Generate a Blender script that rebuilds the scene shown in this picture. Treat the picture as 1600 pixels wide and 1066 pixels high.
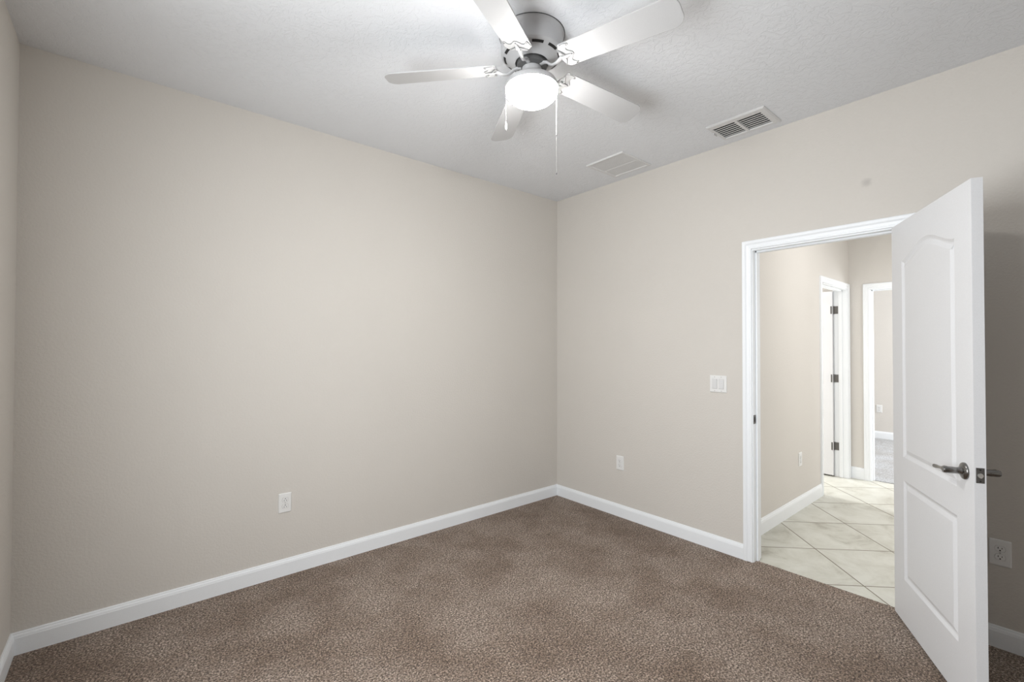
import bpy, bmesh, math, random
from mathutils import Vector, Matrix

for o in list(bpy.data.objects):
    bpy.data.objects.remove(o)
S = bpy.context.scene
COL = S.collection
PI = math.pi
H = 2.8            # ceiling height
LX = 3.533         # room length along the back wall
RY = 4.9          # room depth along the right wall

# ------------------------------------------------------------------ camera
yaw, pitch, roll, fpx = 0.7003198, 0.0130917, 0.0018638, 713.4
f = Vector((math.sin(yaw) * math.cos(pitch), math.cos(yaw) * math.cos(pitch), math.sin(pitch)))
r = Vector((math.cos(yaw), -math.sin(yaw), 0)); u = r.cross(f)
r2 = r * math.cos(roll) + u * math.sin(roll)
u2 = -r * math.sin(roll) + u * math.cos(roll)
cd = bpy.data.cameras.new('camera'); cam = bpy.data.objects.new('camera', cd); COL.objects.link(cam)
cd.sensor_fit = 'HORIZONTAL'; cd.sensor_width = 36.0; cd.lens = fpx * 36.0 / 1600.0
cd.clip_start = 0.02; cd.clip_end = 200
M = Matrix((r2, u2, -f)).transposed().to_4x4()
M.translation = Vector((-3.14056, -3.0597, 1.4041)); cam.matrix_world = M
S.camera = cam

# ------------------------------------------------------------------ colour management, world
S.view_settings.view_transform = 'Standard'; S.view_settings.look = 'None'
S.view_settings.gamma = 1.0; S.view_settings.use_curve_mapping = False
S.view_settings.exposure = 0.61
W = bpy.data.worlds.new('world'); S.world = W; W.use_nodes = True
W.node_tree.nodes['Background'].inputs[0].default_value = (0.85, 0.92, 1.0, 1)
W.node_tree.nodes['Background'].inputs[1].default_value = 1.0


# ------------------------------------------------------------------ daylight and lamps
def area(name, loc, direction, sx, sy, power, color=(1, 1, 1)):
    l = bpy.data.lights.new(name, 'AREA'); l.shape = 'RECTANGLE'; l.size = sx; l.size_y = sy
    l.energy = power; l.color = color
    o = bpy.data.objects.new(name, l); COL.objects.link(o); o.location = loc
    o.rotation_euler = Vector(direction).to_track_quat('-Z', 'Y').to_euler()
    return o


GLOBE = 69.0
area('daylight_window', (-LX + 0.02, -2.15, 1.45), (1, 0, 0), 0.95, 1.15, 40, (0.95, 0.98, 1.0))
area('daylight_bathroom', (2.25, 0.75, 1.6), (0, -1, -0.15), 0.8, 1.0, 50, (1.0, 1.0, 1.0))
area('daylight_bedroom', (4.4, -4.25, 1.6), (0, 1, 0), 1.6, 1.4, 74, (0.96, 0.98, 1.0))
area('hall_ceiling_lamp', (1.3, -2.5, H - 0.06), (0, 0, -1), 0.35, 0.35, 6.5, (1.0, 0.995, 0.98))
area('hall_daylight', (1.5, -3.6, 1.5), (0, 1, 0), 1.8, 1.6, 14, (1.0, 0.99, 0.97))


# ------------------------------------------------------------------ materials
def nt(name):
    m = bpy.data.materials.new(name); m.use_nodes = True
    t = m.node_tree; b = t.nodes['Principled BSDF']
    return m, t, b


def N(t, typ, **kw):
    n = t.nodes.new(typ)
    for k, v in kw.items():
        if k in n.inputs.keys(): n.inputs[k].default_value = v
        else: setattr(n, k, v)
    return n


def coords(t):
    return N(t, 'ShaderNodeNewGeometry').outputs['Position']


def ramp(t, src, stops):
    n = t.nodes.new('ShaderNodeValToRGB'); e = n.color_ramp.elements
    while len(e) < len(stops): e.new(0.5)
    for i, (p, c) in enumerate(stops):
        e[i].position = p; e[i].color = (*c, 1) if len(c) == 3 else c
    t.links.new(src, n.inputs[0]); return n.outputs[0]


def math_(t, op, a, b=None, c=None):
    n = t.nodes.new('ShaderNodeMath'); n.operation = op
    for i, v in enumerate((a, b, c)):
        if v is None: continue
        if isinstance(v, (int, float)): n.inputs[i].default_value = v
        else: t.links.new(v, n.inputs[i])
    return n.outputs[0]


def mixc(t, fac, a, b, typ='MIX'):
    n = t.nodes.new('ShaderNodeMix'); n.data_type = 'RGBA'; n.blend_type = typ
    ia, ib = n.inputs[6], n.inputs[7]
    if isinstance(fac, (int, float)): n.inputs[0].default_value = fac
    else: t.links.new(fac, n.inputs[0])
    for s, v in ((ia, a), (ib, b)):
        if isinstance(v, tuple): s.default_value = (*v, 1) if len(v) == 3 else v
        else: t.links.new(v, s)
    return n.outputs[2]


def plain(name, col, rough=0.5, metal=0.0, bump=0.0, scale=300, var=0.03):
    m, t, b = nt(name)
    p = coords(t)
    n = N(t, 'ShaderNodeTexNoise', Scale=scale, Detail=2.0); t.links.new(p, n.inputs['Vector'])
    c2 = tuple(x * (1 - var) for x in col)
    t.links.new(ramp(t, n.outputs[0], [(0.35, c2), (0.65, col)]), b.inputs['Base Color'])
    b.inputs['Roughness'].default_value = rough; b.inputs['Metallic'].default_value = metal
    if bump:
        bn = N(t, 'ShaderNodeBump', Strength=bump, Distance=0.001)
        t.links.new(n.outputs[0], bn.inputs['Height']); t.links.new(bn.outputs[0], b.inputs['Normal'])
    return m


def wall_paint(name, col, spot=None):
    m, t, b = nt(name); p = coords(t)
    big = N(t, 'ShaderNodeTexNoise', Scale=1.3, Detail=2.0); t.links.new(p, big.inputs['Vector'])
    c = ramp(t, big.outputs[0], [(0.3, tuple(x * 0.975 for x in col)), (0.7, col)])
    if spot:
        v = N(t, 'ShaderNodeVectorMath', operation='DISTANCE'); t.links.new(p, v.inputs[0]); v.inputs[1].default_value = spot
        k = N(t, 'ShaderNodeTexNoise', Scale=60.0); t.links.new(p, k.inputs['Vector'])
        dd = math_(t, 'ADD', v.outputs['Value'], math_(t, 'MULTIPLY', k.outputs[0], 0.02))
        fac = ramp(t, dd, [(0.018, (0.35,) * 3), (0.04, (0, 0, 0))])
        c = mixc(t, fac, c, (0.3, 0.28, 0.27))
    t.links.new(c, b.inputs['Base Color'])
    b.inputs['Roughness'].default_value = 0.75; b.inputs['Specular IOR Level'].default_value = 0.25
    n = N(t, 'ShaderNodeTexNoise', Scale=85.0, Detail=3.0, Roughness=0.55); t.links.new(p, n.inputs['Vector'])
    h = ramp(t, n.outputs[0], [(0.42, (0, 0, 0)), (0.62, (1, 1, 1))])
    bn = N(t, 'ShaderNodeBump', Strength=0.35, Distance=0.0012)
    t.links.new(h, bn.inputs['Height']); t.links.new(bn.outputs[0], b.inputs['Normal'])
    return m


def ceiling_paint():
    m, t, b = nt('ceiling_knockdown'); p = coords(t)
    b.inputs['Base Color'].default_value = (0.78, 0.795, 0.82, 1)
    b.inputs['Roughness'].default_value = 0.9; b.inputs['Specular IOR Level'].default_value = 0.1
    w = N(t, 'ShaderNodeTexNoise', Scale=9.0, Detail=2.0); t.links.new(p, w.inputs['Vector'])
    pw = N(t, 'ShaderNodeVectorMath', operation='MULTIPLY_ADD'); t.links.new(w.outputs['Color'], pw.inputs[0])
    pw.inputs[1].default_value = (0.12, 0.12, 0.12); t.links.new(p, pw.inputs[2])
    n = N(t, 'ShaderNodeTexNoise', Scale=34.0, Detail=4.0, Roughness=0.6); t.links.new(pw.outputs[0], n.inputs['Vector'])
    h = ramp(t, n.outputs[0], [(0.46, (0, 0, 0)), (0.52, (1, 1, 1)), (0.62, (0.75,) * 3)])
    f2 = N(t, 'ShaderNodeTexNoise', Scale=140.0, Detail=2.0); t.links.new(p, f2.inputs['Vector'])
    hh = mixc(t, 0.3, h, f2.outputs[0])
    bn = N(t, 'ShaderNodeBump', Strength=0.5, Distance=0.0028)
    t.links.new(hh, bn.inputs['Height']); t.links.new(bn.outputs[0], b.inputs['Normal'])
    return m


def carpet_mat(name, dark, mid, light, patch=1.0):
    m, t, b = nt(name); p = coords(t)
    n1 = N(t, 'ShaderNodeTexNoise', Scale=120.0, Detail=3.0, Roughness=0.75); t.links.new(p, n1.inputs['Vector'])
    vo = N(t, 'ShaderNodeTexVoronoi', Scale=135.0); t.links.new(p, vo.inputs['Vector'])
    c = ramp(t, n1.outputs[0], [(0.38, dark), (0.5, mid), (0.61, light)])
    edge = ramp(t, vo.outputs['Distance'], [(0.2, (1, 1, 1)), (0.7, (0.33, 0.31, 0.29))])
    c = mixc(t, 0.75, c, edge, 'MULTIPLY')
    n2 = N(t, 'ShaderNodeTexNoise', Scale=2.3, Detail=5.0, Roughness=0.62); t.links.new(p, n2.inputs['Vector'])
    c3 = ramp(t, n2.outputs[0], [(0.36, (0.76, 0.69, 0.63)), (0.47, (0.95, 0.91, 0.88)), (0.54, (1.08, 1.07, 1.07)), (0.66, (1.24, 1.26, 1.29))])
    c = mixc(t, patch, c, c3, 'MULTIPLY')
    t.links.new(c, b.inputs['Base Color'])
    b.inputs['Roughness'].default_value = 1.0; b.inputs['Specular IOR Level'].default_value = 0.05
    b.inputs['Sheen Weight'].default_value = 0.15; b.inputs['Sheen Roughness'].default_value = 0.6
    hh = math_(t, 'SUBTRACT', math_(t, 'MULTIPLY', n1.outputs[0], 1.2), vo.outputs['Distance'])
    hh = math_(t, 'ADD', hh, math_(t, 'MULTIPLY', n2.outputs[0], 2.5))
    bn = N(t, 'ShaderNodeBump', Strength=0.9, Distance=0.005)
    t.links.new(hh, bn.inputs['Height']); t.links.new(bn.outputs[0], b.inputs['Normal'])
    return m


def tile_mat():
    m, t, b = nt('hall_tile'); p = coords(t)
    s = N(t, 'ShaderNodeSeparateXYZ'); t.links.new(p, s.inputs[0])
    x, y = s.outputs[0], s.outputs[1]
    uu = math_(t, 'DIVIDE', math_(t, 'SUBTRACT', math_(t, 'SUBTRACT', x, y), 2.525), 0.711)
    vv = math_(t, 'DIVIDE', math_(t, 'ADD', math_(t, 'ADD', x, y), 0.705), 0.711)

    def dist(a):
        return math_(t, 'ABSOLUTE', math_(t, 'SUBTRACT', a, math_(t, 'ROUND', a)))
    d = math_(t, 'MINIMUM', dist(uu), dist(vv))
    g = ramp(t, d, [(0.0055, (1, 1, 1)), (0.0085, (0, 0, 0))])
    cb = N(t, 'ShaderNodeCombineXYZ'); t.links.new(math_(t, 'FLOOR', uu), cb.inputs[0]); t.links.new(math_(t, 'FLOOR', vv), cb.inputs[1])
    wn = N(t, 'ShaderNodeTexWhiteNoise'); t.links.new(cb.outputs[0], wn.inputs['Vector'])
    off = N(t, 'ShaderNodeVectorMath', operation='MULTIPLY_ADD'); t.links.new(wn.outputs['Color'], off.inputs[0])
    off.inputs[1].default_value = (9, 9, 9); t.links.new(p, off.inputs[2])
    n = N(t, 'ShaderNodeTexNoise', Scale=4.0, Detail=8.0, Roughness=0.68, Distortion=0.6); t.links.new(off.outputs[0], n.inputs['Vector'])
    c = ramp(t, n.outputs[0], [(0.3, (0.36, 0.34, 0.285)), (0.43, (0.54, 0.53, 0.465)), (0.6, (0.63, 0.625, 0.565))])
    c = mixc(t, g, c, (0.17, 0.14, 0.10))
    t.links.new(c, b.inputs['Base Color'])
    t.links.new(ramp(t, g, [(0, (0.42,) * 3), (1, (0.9,) * 3)]), b.inputs['Roughness'])
    bn = N(t, 'ShaderNodeBump', Strength=0.5, Distance=0.002); bn.invert = True
    t.links.new(g, bn.inputs['Height']); t.links.new(bn.outputs[0], b.inputs['Normal'])
    return m


BEIGE = (0.65, 0.618, 0.575)
m_wall = wall_paint('wall_paint', BEIGE, spot=(0, -2.396, 2.325))
m_hall = wall_paint('hall_paint', (0.68, 0.65, 0.61))
m_ceil = ceiling_paint()
m_carpet = carpet_mat('brown_carpet', (0.066, 0.045, 0.032), (0.315, 0.240, 0.186), (0.70, 0.575, 0.48))
m_grey_carpet = carpet_mat('grey_carpet', (0.62, 0.65, 0.68), (0.76, 0.78, 0.81), (0.88, 0.9, 0.92), 0.4)
m_tile = tile_mat()
m_trim = plain('white_trim', (0.88, 0.905, 0.93), 0.4)
m_door = plain('door_paint', (0.74, 0.745, 0.76), 0.42, bump=0.15, scale=220)
m_plate = plain('white_plastic', (0.80, 0.80, 0.79), 0.3)
m_rocker = plain('rocker_plastic', (0.72, 0.72, 0.72), 0.3)
m_dark = plain('dark_slot', (0.015, 0.014, 0.013), 0.7)
m_nickel = plain('satin_nickel', (0.24, 0.235, 0.23), 0.25, 1.0)
m_hinge = plain('hinge_metal', (0.14, 0.135, 0.13), 0.4, 0.7)
m_latch = plain('latch_bolt', (0.7, 0.69, 0.67), 0.3, 0.8)
m_fan = plain('fan_enamel', (0.50, 0.50, 0.505), 0.35)
m_blade = plain('fan_blade', (0.50, 0.50, 0.505), 0.45)
m_iron = plain('blade_iron_enamel', (0.36, 0.36, 0.36), 0.4)
m_chain = plain('chain_metal', (0.35, 0.35, 0.34), 0.4, 0.3)
m_fly = plain('flywheel', (0.12, 0.12, 0.12), 0.5, 0.3)
m_ventw = plain('vent_enamel', (0.70, 0.70, 0.70), 0.45)
m_grille = plain('grille_enamel', (0.74, 0.74, 0.74), 0.5)
m_duct = plain('duct_inside', (0.02, 0.02, 0.02), 0.9)
m_gap = plain('dark_seam', (0.05, 0.045, 0.04), 0.9)  # dark colour of the seam strips at the thresholds
m_glass, t, b = nt('window_glass')
b.inputs['Transmission Weight'].default_value = 1.0; b.inputs['Roughness'].default_value = 0.0; b.inputs['IOR'].default_value = 1.01
m_globe, t, b = nt('lit_glass_globe')
gn = N(t, 'ShaderNodeTexNoise', Scale=5.0); t.links.new(coords(t), gn.inputs['Vector'])
t.links.new(ramp(t, gn.outputs[0], [(0, (1.0, 0.985, 0.955)), (1, (1.0, 0.99, 0.965))]), b.inputs['Emission Color'])
b.inputs['Base Color'].default_value = (0.9, 0.9, 0.88, 1)
b.inputs['Emission Strength'].default_value = GLOBE


# ------------------------------------------------------------------ mesh helpers
class MB:
    def __init__(s): s.v = []; s.f = []; s.smooth = []

    def add(s, vs, fs, sm=False):
        o = len(s.v); s.v += [tuple(v) for v in vs]
        s.f += [tuple(i + o for i in q) for q in fs]; s.smooth += [sm] * len(fs); return s

    def box(s, x0, x1, y0, y1, z0, z1):
        x0, x1 = sorted((x0, x1)); y0, y1 = sorted((y0, y1)); z0, z1 = sorted((z0, z1))
        vs = [(x, y, z) for z in (z0, z1) for y in (y0, y1) for x in (x0, x1)]
        return s.add(vs, [(0, 2, 3, 1), (4, 5, 7, 6), (0, 1, 5, 4), (2, 6, 7, 3), (0, 4, 6, 2), (1, 3, 7, 5)])

    def lathe(s, prof, n=48, sm=True, cap=True, axis=None):
        vs = []; fs = []
        for (rr, z) in prof:
            for i in range(n):
                a = 2 * PI * i / n; vs.append((rr * math.cos(a), rr * math.sin(a), z))
        for j in range(len(prof) - 1):
            for i in range(n):
                k = (i + 1) % n; fs.append((j * n + i, j * n + k, (j + 1) * n + k, (j + 1) * n + i))
        if cap:
            fs.append(tuple(range(n - 1, -1, -1))); fs.append(tuple((len(prof) - 1) * n + i for i in range(n)))
        if axis is not None: vs = [axis @ Vector(v) for v in vs]
        return s.add(vs, fs, sm)

    def tube(s, pts, rad, n=12, flat=1.0):
        pts = [Vector(p) for p in pts]; rs = rad if isinstance(rad, (list, tuple)) else [rad] * len(pts)
        vs = []; fs = []; up = Vector((0, 0, 1)); prev = None
        for i, p in enumerate(pts):
            d = (pts[min(i + 1, len(pts) - 1)] - pts[max(i - 1, 0)]).normalized()
            a = d.cross(up)
            if a.length < 1e-4: a = d.cross(Vector((0, 1, 0)))
            if prev is not None and a.dot(prev) < 0: a = -a
            a.normalize(); prev = a; b_ = a.cross(d).normalized()
            for k in range(n):
                t_ = 2 * PI * k / n
                vs.append(p + a * math.cos(t_) * rs[i] + b_ * math.sin(t_) * rs[i] * flat)
        for i in range(len(pts) - 1):
            for k in range(n):
                q = (k + 1) % n; fs.append((i * n + k, i * n + q, (i + 1) * n + q, (i + 1) * n + k))
        fs.append(tuple(range(n))); fs.append(tuple((len(pts) - 1) * n + k for k in range(n - 1, -1, -1)))
        return s.add(vs, fs, True)

    def prism(s, poly, z0, z1, T=None):
        n = len(poly); vs = [(x, y, z0) for x, y in poly] + [(x, y, z1) for x, y in poly]
        if T is not None: vs = [T @ Vector(v) for v in vs]
        fs = [tuple(range(n - 1, -1, -1)), tuple(range(n, 2 * n))] + [(i, (i + 1) % n, n + (i + 1) % n, n + i) for i in range(n)]
        return s.add(vs, fs)

    def build(s, name, mat, parent=None, bevel=0.0, seg=2, loc=None, mw=None):
        me = bpy.data.meshes.new(name); me.from_pydata(s.v, [], s.f)
        bm = bmesh.new(); bm.from_mesh(me)
        bmesh.ops.recalc_face_normals(bm, faces=bm.faces)
        bm.to_mesh(me); bm.free()
        for p, q in zip(me.polygons, s.smooth): p.use_smooth = q
        if any(s.smooth) and hasattr(me, 'set_sharp_from_angle'):
            me.set_sharp_from_angle(angle=math.radians(38))
        me.materials.append(mat)
        o = bpy.data.objects.new(name, me); COL.objects.link(o)
        if parent is not None: o.parent = parent
        if loc is not None: o.location = loc
        if mw is not None: o.matrix_local = mw
        if bevel:
            md = o.modifiers.new('bevel', 'BEVEL'); md.width = bevel; md.segments = seg
            md.limit_method = 'ANGLE'; md.angle_limit = math.radians(40)
        return o


def tag(o, label=None, cat=None, group=None, kind=None):
    if label: o['label'] = label
    if cat: o['category'] = cat
    if group: o['group'] = group
    if kind: o['kind'] = kind
    return o


def empty(name, loc=(0, 0, 0), rz=0.0):
    o = bpy.data.objects.new(name, None); o.empty_display_size = 0.1
    COL.objects.link(o); o.location = loc; o.rotation_euler = (0, 0, rz); return o


def struct(o, label, cat): return tag(o, label, cat, kind='structure')


# ------------------------------------------------------------------ setting
WT = 0.115
DY0, DY1, DZ = -1.787, -2.545, 2.045          # main door opening between jamb faces
HY = -1.622                                  # hall left wall plane
EX = 2.872                                   # hall end wall plane
D0, D1 = 1.972, 2.793                        # side door opening on the hall left wall
E0, E1 = -1.812, -2.60                       # far doorway on the hall end wall
HR = -3.75                                   # hall far right limit
J = 0.018                                    # jamb board thickness

# carpet and floors
struct(MB().box(-LX, 0.045, -RY, 0, -0.12, 0.0).build('floor', m_carpet), 'brown cut-pile carpet covering the bedroom floor', 'floor')
fl = MB(); fl.box(0.048, EX + 0.055, HR, HY + 0.02, -0.12, -0.004).box(0.9, EX + 0.055, HY + 0.02, 1.0, -0.12, -0.004)
struct(fl.build('floor_hall', m_tile), 'cream floor tiles laid diagonally in the hall beyond the door', 'floor')
struct(MB().box(EX + 0.06, 5.9, -4.4, -0.3, -0.12, 0.0).build('floor_bedroom', m_grey_carpet), 'pale grey carpet of the bedroom past the hall', 'floor')
struct(MB().box(0.0445, 0.0485, DY1 - 0.0, DY0 + 0.0, -0.02, -0.0025).box(EX + 0.054, EX + 0.061, E1, E0, -0.02, -0.002).build('trim_thresholds', m_gap),
       'thin dark seam where carpet meets tile in the doorways', 'threshold')

# ceiling with the hole of the supply register
VX0, VX1, VY0, VY1 = -0.297, -0.111, -1.953, -1.668
c = MB()
c.box(-LX - 0.15, VX0, -RY - 0.15, 0.12, H, H + 0.1).box(VX1, 0.06, -RY - 0.15, 0.12, H, H + 0.1)
c.box(VX0, VX1, VY1, 0.12, H, H + 0.1).box(VX0, VX1, -RY - 0.15, VY0, H, H + 0.1)
struct(c.build('ceiling', m_ceil), 'white knockdown-textured ceiling of the bedroom', 'ceiling')
struct(MB().box(0.06, 6.0, -4.6, 1.1, H, H + 0.1).build('ceiling_hall', m_ceil), 'white ceiling over the hall and rooms beyond', 'ceiling')

# walls
struct(MB().box(-LX - 0.12, WT, 0, 0.12, -0.12, H).build('wall_back', m_wall), 'long blank beige wall facing left of the corner', 'wall')
w = MB().box(0, WT, DY0 + J, 0, -0.12, H).box(0, WT, -RY, DY1 - J, -0.12, H).box(0, WT, DY1 - J, DY0 + J, DZ + J, H)
struct(w.build('wall_right', m_wall), 'beige wall holding the open bedroom doorway', 'wall')
LW = (-2.68, -1.62, 0.82, 2.08)
w = MB().box(-LX - 0.12, -LX, LW[1], 0, -0.12, H).box(-LX - 0.12, -LX, -RY, LW[0], -0.12, H)
w.box(-LX - 0.12, -LX, LW[0], LW[1], -0.12, LW[2]).box(-LX - 0.12, -LX, LW[0], LW[1], LW[3], H)
struct(w.build('wall_left', m_wall), 'narrow strip of beige wall at the left edge', 'wall')
w = MB().box(-LX - 0.12, WT, -RY - 0.12, -RY, -0.12, H)
struct(w.build('wall_front', m_wall), 'beige wall behind the camera', 'wall')
# hall
w = MB().box(WT, D0 - J, HY, HY + WT, -0.12, H).box(D1 + J, EX, HY, HY + WT, -0.12, H).box(D0 - J, D1 + J, HY, HY + WT, DZ + J - 0.01, H)
struct(w.build('wall_hall_left', m_hall), 'beige left wall of the hall seen through the doorway', 'wall')
w = MB().box(EX, EX + WT, E0 + J, 1.0, -0.12, H).box(EX, EX + WT, -4.4, E1 - J, -0.12, H).box(EX, EX + WT, E1 - J, E0 + J, 2.02 + J, H)
struct(w.build('wall_hall_end', m_hall), 'beige end wall of the hall around the far doorway', 'wall')
struct(MB().box(WT, EX, HR - 0.12, HR, -0.12, H).build('wall_hall_right', m_hall), 'far right wall of the hall', 'wall')
struct(MB().box(0.78, 0.9, HY + WT, 1.12, -0.12, H).box(0.9, EX + WT, 1.0, 1.12, -0.12, H).build('wall_bathroom', m_hall), 'walls of the room behind the side door', 'wall')
struct(MB().box(5.787, 5.9, -4.4, -0.3, -0.12, H).box(EX + WT, 5.9, -0.3, -0.18, -0.12, H).box(EX + WT, 5.9, -4.52, -4.4, -0.12, H).build('wall_bedroom', m_hall),
       'beige wall of the bedroom past the far doorway', 'wall')


# windows behind the camera
def window(name, T, w_, h_, label):
    e = empty(name); e.matrix_world = T
    fr = MB()
    for a in ((-w_ / 2, -w_ / 2 + 0.05, 0, h_), (w_ / 2 - 0.05, w_ / 2, 0, h_), (-w_ / 2, w_ / 2, 0, 0.05), (-w_ / 2, w_ / 2, h_ - 0.05, h_), (-w_ / 2, w_ / 2, h_ / 2 - 0.02, h_ / 2 + 0.02)):
        fr.box(a[0], a[1], 0.06, 0.10, a[2], a[3])
    fr.build('window_frame', m_trim, e)
    MB().box(-w_ / 2 + 0.05, w_ / 2 - 0.05, 0.078, 0.082, 0.05, h_ - 0.05).build('pane', m_glass, e)
    struct(e, label, 'window')


window('window_1', Matrix.Translation((-LX, (LW[0] + LW[1]) / 2, LW[2])) @ Matrix.Rotation(PI / 2, 4, 'Z'), LW[1] - LW[0], LW[3] - LW[2], 'window in the left wall beside the camera')

# baseboards ---------------------------------------------------------
BP = [(0, -0.005), (0.014, -0.005), (0.014, 0.076), (0.0125, 0.079), (0.0125, 0.082), (0.0105, 0.088), (0.0075, 0.092), (0.0075, 0.0955), (0.005, 0.1), (0, 0.1)]


def baseboard(name, a, b_, nrm, label, m0=0, m1=0, mat=None, ext=1.0):
    """run from a to b (xy); nrm = direction into the room; m0/m1 = mitre (+ shortens with depth)"""
    a, b_, nrm = Vector(a), Vector(b_), Vector(nrm); d = (b_ - a).normalized()
    n = len(BP); vs = []
    for p, mm, sgn in ((a, m0, 1), (b_, m1, -1)):
        for (v, z) in BP:
            q = p + nrm * v + d * (sgn * mm * v); vs.append((q.x, q.y, z * ext))
    fs = [tuple(range(n)), tuple(range(2 * n - 1, n - 1, -1))] + [(i, (i + 1) % n, n + (i + 1) % n, n + i) for i in range(n)]
    return struct(MB().add(vs, fs).build(name, mat or m_trim), label, 'baseboard')


CW = 0.062   # casing width + reveal
baseboard('baseboard_back', (-LX, 0), (0, 0), (0, -1), 'white baseboard along the long blank wall', 1, 1)
baseboard('baseboard_right', (0, 0), (0, DY0 + CW), (-1, 0), 'white baseboard from the corner to the doorway', 1, 0)
baseboard('baseboard_right_behind_door', (0, DY1 - CW), (0, -RY), (-1, 0), 'white baseboard in the shade behind the open door', 0, 1)
baseboard('baseboard_left', (-LX, 0), (-LX, -RY), (1, 0), 'white baseboard on the wall at the left edge', 1, 1)
baseboard('baseboard_front', (-LX, -RY), (0, -RY), (0, 1), 'white baseboard behind the camera', 1, 1)
baseboard('baseboard_hall_left', (WT, HY), (D0 - CW, HY), (0, -1), 'white baseboard on the left wall of the hall', 0, 0, ext=1.12)
baseboard('baseboard_hall_end', (EX, HY), (EX, E0 + CW), (-1, 0), 'short white baseboard between the two hall doorways', 1, 0, ext=1.2)
baseboard('baseboard_bedroom', (5.787, -0.3), (5.787, -4.4), (-1, 0), 'white baseboard in the bedroom past the hall', 1, 1, ext=1.1)

# door casings, jambs ------------------------------------------------
CP = [(0.0, 0), (0.0, 0.008), (0.002, 0.0105), (0.010, 0.0115), (0.0125, 0.0085), (0.016, 0.0085), (0.030, 0.0105), (0.036, 0.0150), (0.039, 0.0165), (0.050, 0.0175), (0.055, 0.0165), (0.057, 0.0135), (0.057, 0)]


def casing(a0, a1, zt, T, rev=0.005):
    """inner edges a0<a1 along local x, head at zt; profile stands off along local -y"""
    n = len(CP); vs = []
    for (x, z, sx, sz) in ((a0 - rev, -0.004, -1, 0), (a0 - rev, zt + rev, -1, 1), (a1 + rev, zt + rev, 1, 1), (a1 + rev, -0.004, 1, 0)):
        for (uu, v) in CP: vs.append(T @ Vector((x + sx * uu, -v, z + sz * uu)))
    fs = []
    for k in range(3):
        for i in range(n): j = (i + 1) % n; fs.append((k * n + i, k * n + j, (k + 1) * n + j, (k + 1) * n + i))
    fs += [tuple(range(n)), tuple(range(4 * n - 1, 3 * n - 1, -1))]
    return MB().add(vs, fs)


def doorway(name, label, a0, a1, zt, T, stop0, sidefaces=(1, 1)):
    """T maps local (x along wall, y into wall, z) to world; wall front face at y=0"""
    e = empty(name); struct(e, label, 'door frame')
    casing(a0, a1, zt, T).build('casing', m_trim, e)
    T2 = T @ Matrix.Translation((0, WT, 0)) @ Matrix.Diagonal((1, -1, 1, 1))
    casing(a0, a1, zt, T2).build('casing', m_trim, e)
    jb = MB()
    for b_ in ((a0 - J, a0, 0, zt + J), (a1, a1 + J, 0, zt + J), (a0, a1, zt, zt + J)):
        vs = MB().box(b_[0], b_[1], 0, WT, b_[2] - 0.003, b_[3]); jb.add([T @ Vector(v) for v in vs.v], vs.f)
    jb.build('jamb', m_trim, e)
    st = MB()
    for b_ in ((a0, a0 + 0.011, 0, zt), (a1 - 0.011, a1, 0, zt), (a0, a1, zt - 0.011, zt)):
        vs = MB().box(b_[0], b_[1], stop0, stop0 + 0.034, b_[2] - 0.003, b_[3]); st.add([T @ Vector(v) for v in vs.v], vs.f)
    st.build('door_stop', m_trim, e, bevel=0.002)
    return e


# local x = world -y for walls at x = const (front faces -x): (x,y,z) -> (y, -x, z)
TB = Matrix(((0, 1, 0, 0), (-1, 0, 0, 0), (0, 0, 1, 0), (0, 0, 0, 1)))
TE = Matrix.Translation((EX, 0, 0)) @ TB
TC = Matrix.Translation((0, HY, 0))
fr1 = doorway('trim_1', 'white moulded frame of the open bedroom doorway', -DY0, -DY1, DZ, TB, 0.040)
fr2 = doorway('trim_2', 'white frame of the side doorway with hinges in the hall', D0, D1, 2.03, TC, 0.04)
fr3 = doorway('trim_3', 'white frame of the far doorway at the hall end', -E0, -E1, 2.02, TE, 0.045)
# strike plate on the near left jamb
sp = MB().box(0.004, 0.034, DY0 - 0.0022, DY0 - 0.0002, 0.902, 0.959)
sp = sp.build('strike_plate', m_hinge, fr1); tag(sp, 'dark metal strike plate')
MB().box(0.011, 0.026, DY0 - 0.0030, DY0 - 0.0022, 0.915, 0.946).build('strike_hole', m_dark, sp)


# panelled door leaf -------------------------------------------------
def offset_loop(loop, d):
    n = len(loop); out = []
    for i in range(n):
        p0, p1, p2 = Vector(loop[i - 1]), Vector(loop[i]), Vector(loop[(i + 1) % n])
        e1 = (p1 - p0).normalized(); e2 = (p2 - p1).normalized()
        n1 = Vector((-e1.y, e1.x)); n2 = Vector((-e2.y, e2.x)); nn = (n1 + n2)
        nn = nn / max(nn.dot(n1), 0.3) if nn.length > 1e-6 else n1
        out.append(tuple(p1 + nn * d))
    return out


def panel_loops(w_):
    s0, s1 = 0.128, w_ - 0.128
    low = [(s0, 0.235), (s1, 0.235), (s1, 0.735), (s0, 0.735)]
    up = [(s0, 0.852), (s1, 0.852), (s1, 1.845)]
    K = 28
    for k in range(1, K):
        q = k / K; x = s1 + (s0 - s1) * q
        up.append((x, 1.845 + 0.068 * (0.5 - 0.5 * math.cos(2 * PI * q)) ** 0.85))
    up.append((s0, 1.845))
    return [low, up]


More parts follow.
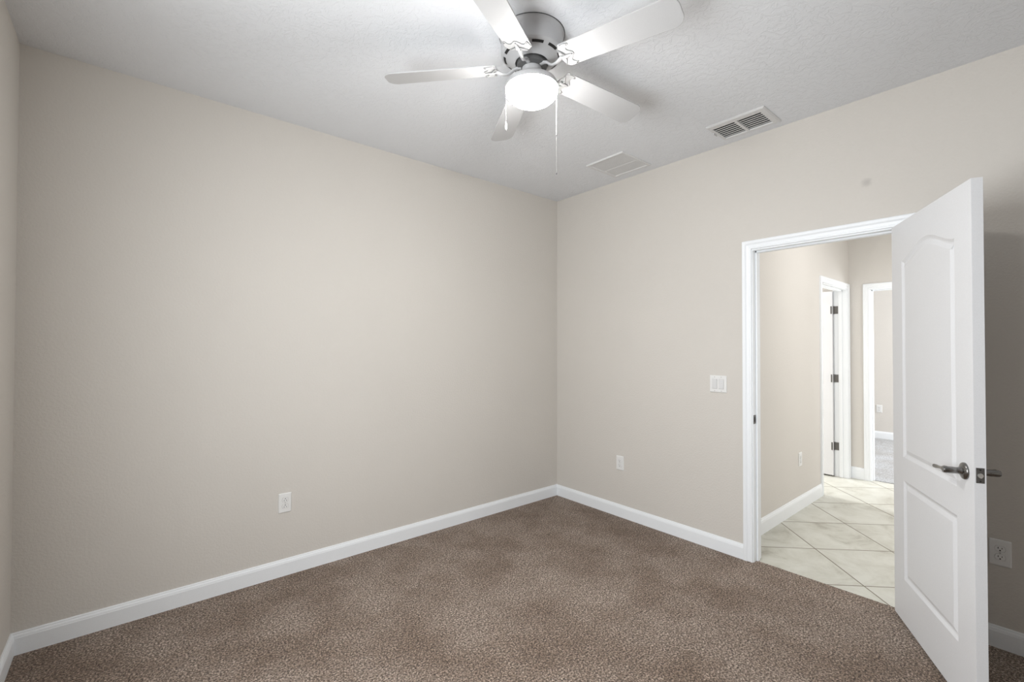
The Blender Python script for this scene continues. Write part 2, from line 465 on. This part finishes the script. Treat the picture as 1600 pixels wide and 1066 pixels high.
def door_leaf(w_, z0, z1, th):
    """local: x from hinge 0 to latch w_, faces at y=0 (room side when closed) and y=th, z up"""
    bm = bmesh.new(); steps = [(0.006, 0.0035), (0.013, 0.0075), (0.020, 0.0085), (0.034, 0.0035), (0.040, 0.0015)]
    for side in (0, 1):
        y0 = 0 if side == 0 else th; sg = 1 if side == 0 else -1
        outer = [(0, z0), (w_, z0), (w_, z1), (0, z1)]
        edges = []
        ov = [bm.verts.new((x, y0, z)) for x, z in outer]
        edges += [bm.edges.new((ov[i], ov[(i + 1) % 4])) for i in range(4)]
        if side == 0: front = ov
        else: back = ov
        for lp in panel_loops(w_):
            cur = [bm.verts.new((x, y0, z)) for x, z in lp]; n = len(cur)
            edges += [bm.edges.new((cur[i], cur[(i + 1) % n])) for i in range(n)]
            for (d, dep) in steps:
                nx = [bm.verts.new((x, y0 + sg * dep, z)) for x, z in offset_loop(lp, d)]
                for i in range(n):
                    bm.faces.new((cur[i], cur[(i + 1) % n], nx[(i + 1) % n], nx[i]))
                cur = nx
            bm.faces.new(cur)
        bmesh.ops.triangle_fill(bm, edges=edges, use_beauty=True)
    for i in range(4): bm.faces.new((front[i], front[(i + 1) % 4], back[(i + 1) % 4], back[i]))
    bmesh.ops.recalc_face_normals(bm, faces=bm.faces)
    mb = MB(); bm.verts.index_update(); mb.v = [tuple(v.co) for v in bm.verts]
    mb.f = [tuple(v.index for v in f_.verts) for f_ in bm.faces]; mb.smooth = [False] * len(mb.f); bm.free()
    return mb


def lever(parent, s, z, y, out, mirror):
    """lever set standing off the door face along local y*out, pointing to the hinge"""
    e = empty('lever_handle'); e.parent = parent; e.location = (s, y, z); e['label'] = 'brushed dark nickel lever handle'
    R = Matrix.Rotation(-PI / 2 * out, 4, 'X')      # local z -> +y*out
    MB().lathe([(0.0, 0), (0.0325, 0), (0.0325, 0.004), (0.030, 0.008), (0.022, 0.011), (0.0165, 0.013), (0.0, 0.013)], 40, axis=R, cap=False).build('rosette', m_nickel, e)
    lv = MB().lathe([(0.0, 0.012), (0.0155, 0.012), (0.0140, 0.017), (0.0122, 0.022), (0.0122, 0.034), (0.0128, 0.036), (0.0128, 0.062), (0.0105, 0.067), (0.0, 0.068)], 28, axis=R, cap=False)
    pts = [Vector((x, out * yy, zz)) for x, yy, zz in ((0.0, 0.056, 0), (-0.012, 0.057, 0), (-0.03, 0.056, -0.002), (-0.055, 0.053, -0.005), (-0.08, 0.051, -0.008), (-0.10, 0.051, -0.010), (-0.114, 0.052, -0.011))]
    lv.tube(pts, [0.011, 0.0105, 0.0070, 0.0048, 0.0050, 0.0064, 0.0058], 16, 1.25)
    lv.build('lever', m_nickel, e)


DW = 0.783
th = math.radians(117.2)
d1 = empty('door_1', (-0.004, -2.537, 0))
# leaf local x = hinge->latch, local y = towards the hall face; right-handed frame with z up needs x = dir, y = -(hall normal): mirror via faces
dirv = Vector((-math.sin(th), math.cos(th), 0)); nrm = Vector((math.cos(th), math.sin(th), 0))
# frame: X=dir, Y = z x X ; hall normal equals -Y
d1.rotation_euler = (0, 0, math.atan2(dirv.y, dirv.x))
struct(d1, 'open white two-panel door with arched upper panel and lever handle', 'door')
T_ = 0.035
lf = door_leaf(DW, 0.014, 2.044, T_); lf.v = [(x, y - T_, z) for x, y, z in lf.v]
lf.build('leaf', m_door, d1, bevel=0.0012, seg=2)
lever(d1, DW - 0.064, 0.928, -T_, -1, False)
lever(d1, DW - 0.064, 0.928, 0.0, 1, False)
lp = MB(); pz = 0.928
poly = [(-0.0125 + 0.004 * 0, pz - 0.0285), (0.0125, pz - 0.0285), (0.0125, pz + 0.0285), (-0.0125, pz + 0.0285)]
lp.box(DW - 0.001, DW + 0.0012, -T_ / 2 - 0.0125, -T_ / 2 + 0.0125, pz - 0.0285, pz + 0.0285)
lpo = lp.build('latch_plate', m_hinge, d1, bevel=0.004); tag(lpo, 'dark metal latch plate on the door edge')
bt = MB(); K = 16
pol = [(0.0085 * math.cos(2 * PI * k / K), 0.0085 * math.sin(2 * PI * k / K)) for k in range(K)]
bt.add([(DW + 0.001, -T_ / 2 + a, pz + b_) for a, b_ in pol] + [(DW + (0.009 if a < 0 else 0.004), -T_ / 2 + a, pz + b_) for a, b_ in pol],
       [tuple(range(K)), tuple(range(2 * K - 1, K - 1, -1))] + [(i, (i + 1) % K, K + (i + 1) % K, K + i) for i in range(K)])
bt.build('latch_bolt', m_latch, lpo)
sc = MB()
for dz in (-0.021, 0.021):
    sc = MB().lathe([(0, 0), (0.003, 0), (0.0028, 0.0009), (0, 0.001)], 12, axis=Matrix.Translation((DW + 0.0012, -T_ / 2, pz + dz)) @ Matrix.Rotation(PI / 2, 4, 'Y'), cap=False)
    sc.build('screw', m_dark, lpo)


for zc in (0.28, 1.05, 1.83):
    h = MB().tube([(-0.004, 0.004, zc - 0.044), (-0.004, 0.004, zc + 0.044)], 0.0055, 12)
    h.build('hinge', m_hinge, d1)

# side door in the hall: opened 90 degrees into the other room, hinged at the far jamb
d2 = empty('door_2', (D1 - 0.003, HY + WT + 0.007, 0), math.radians(90))
struct(d2, 'white side door standing open beyond the hall doorway with three hinges', 'door')
lf = door_leaf(0.80, 0.012, 2.02, T_)
lf.build('leaf', m_door, d2, bevel=0.0012, seg=2)
for zc in (1.815, 1.067, 0.328):
    h = empty('hinge'); h.parent = d2; h.location = (0, 0, 0); h['label'] = 'dark metal butt hinge'
    # jamb leaf sits on the jamb face in front of the door, door leaf on the hinge-side of the door face
    MB().box(-0.046, -0.010, -0.0005, 0.0022, zc - 0.042, zc + 0.042).build('hinge_leaf', m_hinge, h, bevel=0.004)
    MB().box(0.003, 0.016, T_ - 0.001, T_ + 0.0022, zc - 0.042, zc + 0.042).build('hinge_leaf', m_hinge, h)
    MB().tube([(-0.005, 0.0045, zc - 0.044), (-0.005, 0.0045, zc + 0.044)], 0.006, 12).build('knuckle', m_hinge, h)

# hinge leaves above are placed in the leaf frame: x = +y world, y = -x world


# ------------------------------------------------------------------ wall plates
def rounded(w_, h_, r_, K=5):
    pts = []
    for cx, cy, a0 in ((w_ / 2 - r_, h_ / 2 - r_, 0), (-w_ / 2 + r_, h_ / 2 - r_, 90), (-w_ / 2 + r_, -h_ / 2 + r_, 180), (w_ / 2 - r_, -h_ / 2 + r_, 270)):
        for k in range(K + 1):
            a = math.radians(a0 + 90 * k / K); pts.append((cx + r_ * math.cos(a), cy + r_ * math.sin(a)))
    return pts


TF = Matrix.Rotation(PI / 2, 4, 'X')      # prism z -> world -y, prism y -> z


def plate_mesh(w_, h_):
    mb = MB(); n = None; vs = []; fs = []
    rings = [(0, 0.0), (0, 0.0025), (0.0025, 0.0055), (0.006, 0.0062)]
    for (ins, z) in rings:
        lp_ = rounded(w_ - 2 * ins, h_ - 2 * ins, 0.004); n = len(lp_)
        vs += [TF @ Vector((x, y, z)) for x, y in lp_]
    for j in range(len(rings) - 1):
        for i in range(n): k = (i + 1) % n; fs.append((j * n + i, j * n + k, (j + 1) * n + k, (j + 1) * n + i))
    fs += [tuple(range(n)), tuple((len(rings) - 1) * n + i for i in range(n))]
    return mb.add(vs, fs)


def recept_poly():
    pts = []; R_ = 0.0172
    for k in range(36):
        a = 2 * PI * k / 36; x = R_ * math.cos(a); y = max(-0.0125, min(0.0125, R_ * math.sin(a))); pts.append((x, y))
    return pts


def outlet(name, loc, rz, label, flip=False, w_=0.073, h_=0.118):
    e = empty(name, loc, rz); sg = -1 if flip else 1
    tag(e, label, 'wall outlet', 'duplex wall outlets')
    plate_mesh(w_, h_).build('cover_plate', m_plate, e)
    for zc in (0.0195, -0.0195):
        gr = MB().prism([(x * 1.10, y * 1.12) for x, y in recept_poly()], 0.0058, 0.0066, Matrix.Translation((0, 0, zc)) @ TF)
        rc = MB().prism(recept_poly(), 0.0060, 0.0090, Matrix.Translation((0, 0, zc)) @ TF).build('receptacle', m_plate, e, bevel=0.0006)
        gr.build('seam', plate_seam, rc)
        hl = MB()
        hl.box(-0.0076, -0.0052, -0.0093, -0.0085, zc + sg * 0.004 - 0.0040, zc + sg * 0.004 + 0.0040)
        hl.box(0.0052, 0.0074, -0.0093, -0.0085, zc + sg * 0.004 - 0.0033, zc + sg * 0.004 + 0.0033)
        hl.prism([(0.0028 * math.cos(2 * PI * k / 14), 0.0028 * math.sin(2 * PI * k / 14)) for k in range(14)], 0.0085, 0.0093, Matrix.Translation((0, 0, zc - sg * 0.0068)) @ TF)
        hl.build('contact_holes', m_dark, rc)
    MB().prism([(0.0028 * math.cos(2 * PI * k / 14), 0.0028 * math.sin(2 * PI * k / 14)) for k in range(14)], 0.006, 0.0074, TF).build('screw', m_screw, e)
    return e


plate_seam = plain('plastic_seam', (0.58, 0.57, 0.56), 0.6)  # grey of the seams around receptacles and rockers
m_screw = plain('painted_screw', (0.45, 0.44, 0.42), 0.5)
outlet('wall_outlet', (-2.388, 0, 0.443), 0, 'white duplex outlet low on the long blank wall', flip=True)
outlet('wall_outlet', (0, -0.731, 0.443), -PI / 2, 'small white duplex outlet between the room corner and the doorway')
outlet('wall_outlet', (0, -2.8895, 0.443), -PI / 2, 'shaded duplex outlet behind the open door', w_=0.074, h_=0.122)
outlet('wall_outlet', (1.365, HY, 0.428), 0, 'white outlet low on the left wall of the hall', flip=True)
outlet('wall_outlet', (5.787, -1.308, 0.457), -PI / 2, 'tiny white outlet in the bedroom past the far doorway')

sw = empty('light_switch', (0, -1.557, 1.150), -PI / 2)
tag(sw, 'white double rocker light switch beside the doorway', 'light switch')
plate_mesh(0.117, 0.117).build('cover_plate', m_plate, sw)
for xc, tilt in ((-0.0232, 0.055), (0.0232, -0.055)):
    MB().box(xc - 0.0180, xc + 0.0180, -0.0066, -0.0058, -0.0345, 0.0345).build('rocker_frame', plate_seam, sw)
    rk = MB().box(-0.0158, 0.0158, -0.0035, 0.0035, -0.0320, 0.0320).build('rocker', m_rocker, sw, bevel=0.0012)
    rk.location = (xc, -0.0070, 0); rk.rotation_euler = (tilt, 0, 0)
    for zc in (0.048, -0.048):
        MB().prism([(0.0027 * math.cos(2 * PI * k / 12) + xc, 0.0027 * math.sin(2 * PI * k / 12) + zc) for k in range(12)], 0.006, 0.0072, TF).build('screw', m_screw, sw)

# ------------------------------------------------------------------ ceiling registers
v1 = empty('ceiling_vent', ((-0.348 - 0.088) / 2, -1.822, H)); tag(v1, 'white supply register with dark louvres above the doorway wall', 'air vent')
cx, cy = v1.location.x, v1.location.y
fr = MB(); ox0, ox1, oy0, oy1 = -0.348 - cx, -0.088 - cx, -1.995 - cy, -1.648 - cy
ix0, ix1, iy0, iy1 = VX0 - cx, VX1 - cx, VY0 - cy, VY1 - cy
ring = [((ox0, oy0), (ox1, oy1), 0.0), ((ox0, oy0), (ox1, oy1), -0.004), ((ox0 + .008, oy0 + .008), (ox1 - .008, oy1 - .008), -0.010), ((ix0 - .004, iy0 - .004), (ix1 + .004, iy1 + .004), -0.009), ((ix0, iy0), (ix1, iy1), -0.005), ((ix0, iy0), (ix1, iy1), 0.02)]
vs = []; fs = []
for (a, b_, z) in ring: vs += [(a[0], a[1], z), (b_[0], a[1], z), (b_[0], b_[1], z), (a[0], b_[1], z)]
for j in range(len(ring) - 1):
    for i in range(4): k = (i + 1) % 4; fs.append((j * 4 + i, j * 4 + k, (j + 1) * 4 + k, (j + 1) * 4 + i))
fr.add(vs, fs); fr.build('frame', m_ventw, v1)
ym = (iy0 + iy1) / 2
MB().box(ix0, ix1, ym - 0.0085, ym + 0.0085, -0.008, 0.006).build('centre_bar', m_ventw, v1)
NS = 7
for (ya, yb) in ((iy0, ym - 0.0085), (ym + 0.0085, iy1)):
    for k in range(NS):
        xc = ix0 + (k + 0.62) * (ix1 - ix0) / NS
        s_ = MB().box(-0.0068, 0.0068, ya, yb, -0.0008, 0.0008)
        R = Matrix.Translation((xc, 0, 0.0015)) @ Matrix.Rotation(math.radians(-9), 4, 'Y')
        s_.v = [tuple(R @ Vector(q)) for q in s_.v]
        s_.build('louvre', m_ventw, v1)
dk = MB(); z1_ = 0.22
for a in ((ix0 - .004, ix0, iy0, iy1), (ix1, ix1 + .004, iy0, iy1), (ix0, ix1, iy0 - .004, iy0), (ix0, ix1, iy1, iy1 + .004)): dk.box(a[0], a[1], a[2], a[3], 0.021, z1_)
dk.box(ix0, ix1, iy0, iy1, z1_, z1_ + 0.01).build('duct', m_duct, v1)
MB().box(ix0 + 0.045, ix0 + 0.085, iy1 + 0.012, iy1 + 0.016, -0.022, -0.009).build('damper_lever', m_grille, v1)

v2 = empty('ceiling_grille', ((-0.458 - 0.108) / 2, -0.928, H)); tag(v2, 'square pale return-air grille near the room corner', 'air vent')
hx, hy = 0.178, 0.168
ring = [(hx, hy, 0.0), (hx, hy, -0.006), (hx - .004, hy - .004, -0.011), (hx - .018, hy - .018, -0.010), (hx - .022, hy - .022, -0.005), (hx - .022, hy - .022, -0.0012)]
vs = []; fs = []
for (a, b_, z) in ring: vs += [(-a, -b_, z), (a, -b_, z), (a, b_, z), (-a, b_, z)]
for j in range(len(ring) - 1):
    for i in range(4): k = (i + 1) % 4; fs.append((j * 4 + i, j * 4 + k, (j + 1) * 4 + k, (j + 1) * 4 + i))
MB().add(vs, fs).build('frame', m_ventw, v2)
g = MB().box(-hx + .022, hx - .022, -hy + .022, hy - .022, -0.0016, -0.0002); g.build('backing', plain('grille_backing', (0.62, 0.62, 0.62), 0.8), v2)
gx = hx - .022; gy = hy - .022; NL = 26
for k in range(NL):
    xc = -gx + (k + 0.5) * 2 * gx / NL
    s_ = MB().box(-0.0054, 0.0054, -gy, gy, -0.0004, 0.0004)
    R = Matrix.Translation((xc, 0, -0.0052)) @ Matrix.Rotation(math.radians(-5), 4, 'Y')
    s_.v = [tuple(R @ Vector(q)) for q in s_.v]; s_.build('louvre', m_grille, v2)
MB().box(0.02, 0.027, -gy, gy, -0.0066, -0.0016).build('cross_bar', m_grille, v2)

# ------------------------------------------------------------------ ceiling fan
fan = empty('ceiling_fan', (-1.7655, -1.5625, H))
tag(fan, 'white five-blade flush-mount ceiling fan with lit globe', 'ceiling fan')
hs = MB().lathe([(0.0, 0.0), (0.1457, 0.0), (0.1457, -0.004), (0.1435, -0.009), (0.1395, -0.014), (0.1375, -0.03), (0.1365, -0.080), (0.1375, -0.084), (0.1360, -0.090), (0.1290, -0.097), (0.113, -0.106), (0.085, -0.121), (0.078, -0.1255), (0.074, -0.1255), (0.072, -0.110), (0.0, -0.110)], 96, cap=False)
hs = hs.build('motor_housing', m_fan, fan)
MB().lathe([(0.1462, -0.0002), (0.1478, -0.0002), (0.1478, -0.002), (0.1462, -0.002)], 96, cap=False).build('ceiling_gap', m_dark, hs)
sl = MB()
for k in range(10):
    a0 = math.radians(36 * k + 11.5); K = 8; vs = []; fs = []
    for i in range(K + 1):
        a = a0 + math.radians(24) * i / K
        for (rr, z) in ((0.1265, -0.0992), (0.1165, -0.1045)): vs.append((rr * math.cos(a), rr * math.sin(a), z))
        for (rr, z) in ((0.1265, -0.0974), (0.1165, -0.1027)): vs.append((rr * math.cos(a), rr * math.sin(a), z))
    for i in range(K):
        b0 = 4 * i; c0 = b0 + 4
        fs += [(b0, b0 + 1, c0 + 1, c0), (b0 + 2, c0 + 2, c0 + 3, b0 + 3), (b0, c0, c0 + 2, b0 + 2), (b0 + 1, b0 + 3, c0 + 3, c0 + 1)]
    fs += [(0, 2, 3, 1), (4 * K, 4 * K + 1, 4 * K + 3, 4 * K + 2)]
    sl.add(vs, fs)
sl.build('cooling_slots', m_dark, hs)
MB().lathe([(0, -0.111), (0.066, -0.111), (0.068, -0.114), (0.068, -0.142), (0.062, -0.146), (0, -0.146)], 64, cap=False).build('flywheel', m_fly, fan)
shs = MB().lathe([(0, -0.144), (0.040, -0.144), (0.044, -0.148), (0.044, -0.199), (0.041, -0.203), (0, -0.203)], 48, cap=False).build('switch_housing', m_fan, fan)
for a in (-2.36, -0.9, 0.6, 2.2):
    s_ = MB().lathe([(0, 0), (0.0022, 0), (0, 0.0015)], 10, axis=Matrix.Rotation(a, 4, 'Z') @ Matrix.Translation((0.044, 0, -0.185)) @ Matrix.Rotation(PI / 2, 4, 'Y'), cap=False)
    s_.build('screw', m_fly, shs)
MB().lathe([(0, -0.200), (0.060, -0.200), (0.096, -0.205), (0.108, -0.211), (0.1145, -0.221), (0.1175, -0.236), (0.1175, -0.2405), (0.1135, -0.2405), (0.110, -0.228), (0, -0.222)], 96, cap=False).build('light_pan', m_fan, fan)
GP = [(0.1145, -0.2300), (0.1165, -0.2410), (0.1172, -0.2480), (0.1165, -0.2560), (0.1125, -0.2660), (0.104, -0.2770), (0.090, -0.2890), (0.070, -0.3000), (0.046, -0.3080), (0.022, -0.3120), (0.0, -0.313)]
MB().lathe(GP, 64, cap=False).build('glass_globe', m_globe, fan)


def tapered_blade():
    w0, w1, r0, r1 = 0.059, 0.068, 0.163, 0.662
    pts = []
    rc0, rc1 = 0.012, 0.045
    def wr(x): return w0 + (w1 - w0) * (x - r0) / (r1 - r0)
    K = 10
    for (cx_, sx, sy, rc, a0) in ((r1 - rc1, 1, 1, rc1, 0), (r0 + rc0, -1, 1, rc0, 90), (r0 + rc0, -1, -1, rc0, 180), (r1 - rc1, 1, -1, rc1, 270)):
        cy_ = sy * (wr(cx_) - rc)
        for k in range(K + 1):
            a = math.radians(a0 + 90 * k / K); pts.append((cx_ + rc * math.cos(a), cy_ + rc * math.sin(a)))
    return pts


def iron_plate():
    # scalloped bracket foot under the blade root: back edge follows a bow, front edge has scallops
    half = [(0.150, 0.010), (0.157, 0.030), (0.163, 0.048), (0.175, 0.057), (0.192, 0.0585), (0.207, 0.056), (0.214, 0.0515), (0.213, 0.046),
            (0.206, 0.043), (0.198, 0.038), (0.1945, 0.031), (0.197, 0.024), (0.201, 0.019), (0.207, 0.014), (0.213, 0.009), (0.2155, 0.004)]
    return half + [(x, -y) for x, y in reversed(half)]


bl_mesh = None
phase = 137.07; pb = (0, -1.61, -0.35, 0.95, -0.38)
for k in range(5):
    a = math.radians(phase - 72 * k + pb[k])
    Rz = Matrix.Rotation(a, 4, 'Z')
    Tb = Matrix.Translation((0, 0, -0.146)) @ Rz @ Matrix.Rotation(0.053, 4, 'Y') @ Matrix.Rotation(-0.223, 4, 'X')
    if k == 0:
        b0 = MB().prism(tapered_blade(), 0.0, 0.006).build('blade', m_blade, fan, bevel=0.0015, mw=Tb)
        ir = MB().prism(iron_plate(), -0.0045, -0.0004)
        ip = ir.build('blade_iron', m_iron, fan, bevel=0.0015, mw=Tb)
        rib = MB().tube([(0.160, -0.040, -0.006), (0.168, -0.028, -0.0075), (0.176, -0.012, -0.008), (0.172, 0.0, -0.009), (0.176, 0.012, -0.008), (0.168, 0.028, -0.0075), (0.160, 0.040, -0.006)], 0.0028, 10)
        rib.tube([(0.155, 0, -0.005), (0.17, 0, -0.010), (0.19, 0, -0.0085), (0.206, 0, -0.006)], [0.008, 0.009, 0.008, 0.004], 12, 0.5)
        subs = [rib.build('scroll', m_iron, ip)]
        for (x, y) in ((0.206, 0.050), (0.206, -0.050), (0.207, 0.0)):
            subs.append(MB().lathe([(0, -0.0068), (0.0022, -0.0064), (0.0034, -0.0045), (0, -0.0045)], 12, cap=False, axis=Matrix.Translation((x, y, 0))).build('screw', m_fly, ip))
    else:
        b1 = b0.copy(); COL.objects.link(b1); b1.parent = fan; b1.matrix_local = Tb
        i1 = ip.copy(); COL.objects.link(i1); i1.parent = fan; i1.matrix_local = Tb
        for q in subs:
            q1 = q.copy(); COL.objects.link(q1); q1.parent = i1
    # arm from flywheel to iron (own mesh, unpitched at the hub)
    e2 = Tb @ Vector((0.158, 0, -0.003))
    c_, s2 = math.cos(a), math.sin(a)
    def P(rr, z): return (rr * c_, rr * s2, z)
    arm = MB().tube([P(0.048, -0.143), P(0.066, -0.144), P(0.082, -0.150), P(0.096, -0.164), P(0.110, -0.1715), P(0.126, -0.1715), P(0.142, -0.165), (e2.x, e2.y, e2.z)],
                    [0.010, 0.010, 0.0095, 0.0085, 0.008, 0.008, 0.009, 0.011], 14, 0.65)
    arm.build('blade_arm', m_fan, fan)

def chain(x, y, ztop, zmid, zbot, big, label):
    mb = MB(); pts = []; rs = []
    n = int((ztop - zbot) / 0.0042)
    for i in range(n + 1):
        z = ztop - (ztop - zbot) * i / n
        rb = big if z > zmid else 0.0006
        pts.append((x, y, z)); rs.append(rb if i % 2 == 0 else rb * 0.62)
    mb.tube(pts, rs, 6)
    o = mb.build('pull_chain', m_chain, fan); o['label'] = label; return o


# lateral axis of the picture plane at the fan: directions along camera right
rx, ry = r2.x, r2.y; fx, fy = f.x / math.hypot(f.x, f.y), f.y / math.hypot(f.x, f.y)
cL = (-0.116 * rx + 0.03 * fx, -0.116 * ry + 0.03 * fy); cR = (0.1135 * rx + 0.03 * fx, 0.1135 * ry + 0.03 * fy)
ch1 = chain(cL[0], cL[1], -0.236, -0.236, -0.375, 0.0008, 'short pull chain with a teardrop fob')
fb = MB().lathe([(0, 0.0), (0.0018, -0.001), (0.0025, -0.006), (0.0048, -0.018), (0.0055, -0.026), (0.0042, -0.033), (0.0015, -0.036), (0, -0.036)], 16, cap=False, axis=Matrix.Translation((cL[0], cL[1], -0.373)))
fb.build('fob', m_plate, ch1)
MB().lathe([(0, -0.035), (0.0022, -0.036), (0.0022, -0.042), (0, -0.043)], 10, cap=False, axis=Matrix.Translation((cL[0], cL[1], -0.373))).build('bead', m_fly, ch1)
ch2 = chain(cR[0], cR[1], -0.236, -0.43, -0.605, 0.0016, 'long pull chain hanging at the right of the globe')
MB().lathe([(0, 0), (0.0022, -0.001), (0.0026, -0.006), (0.001, -0.009), (0, -0.009)], 10, cap=False, axis=Matrix.Translation((cR[0], cR[1], -0.43))).build('connector', m_fly, ch2)
MB().lathe([(0, 0), (0.0022, -0.001), (0.0026, -0.006), (0.001, -0.010), (0, -0.010)], 10, cap=False, axis=Matrix.Translation((cR[0], cR[1], -0.604))).build('end_bead', m_fly, ch2)
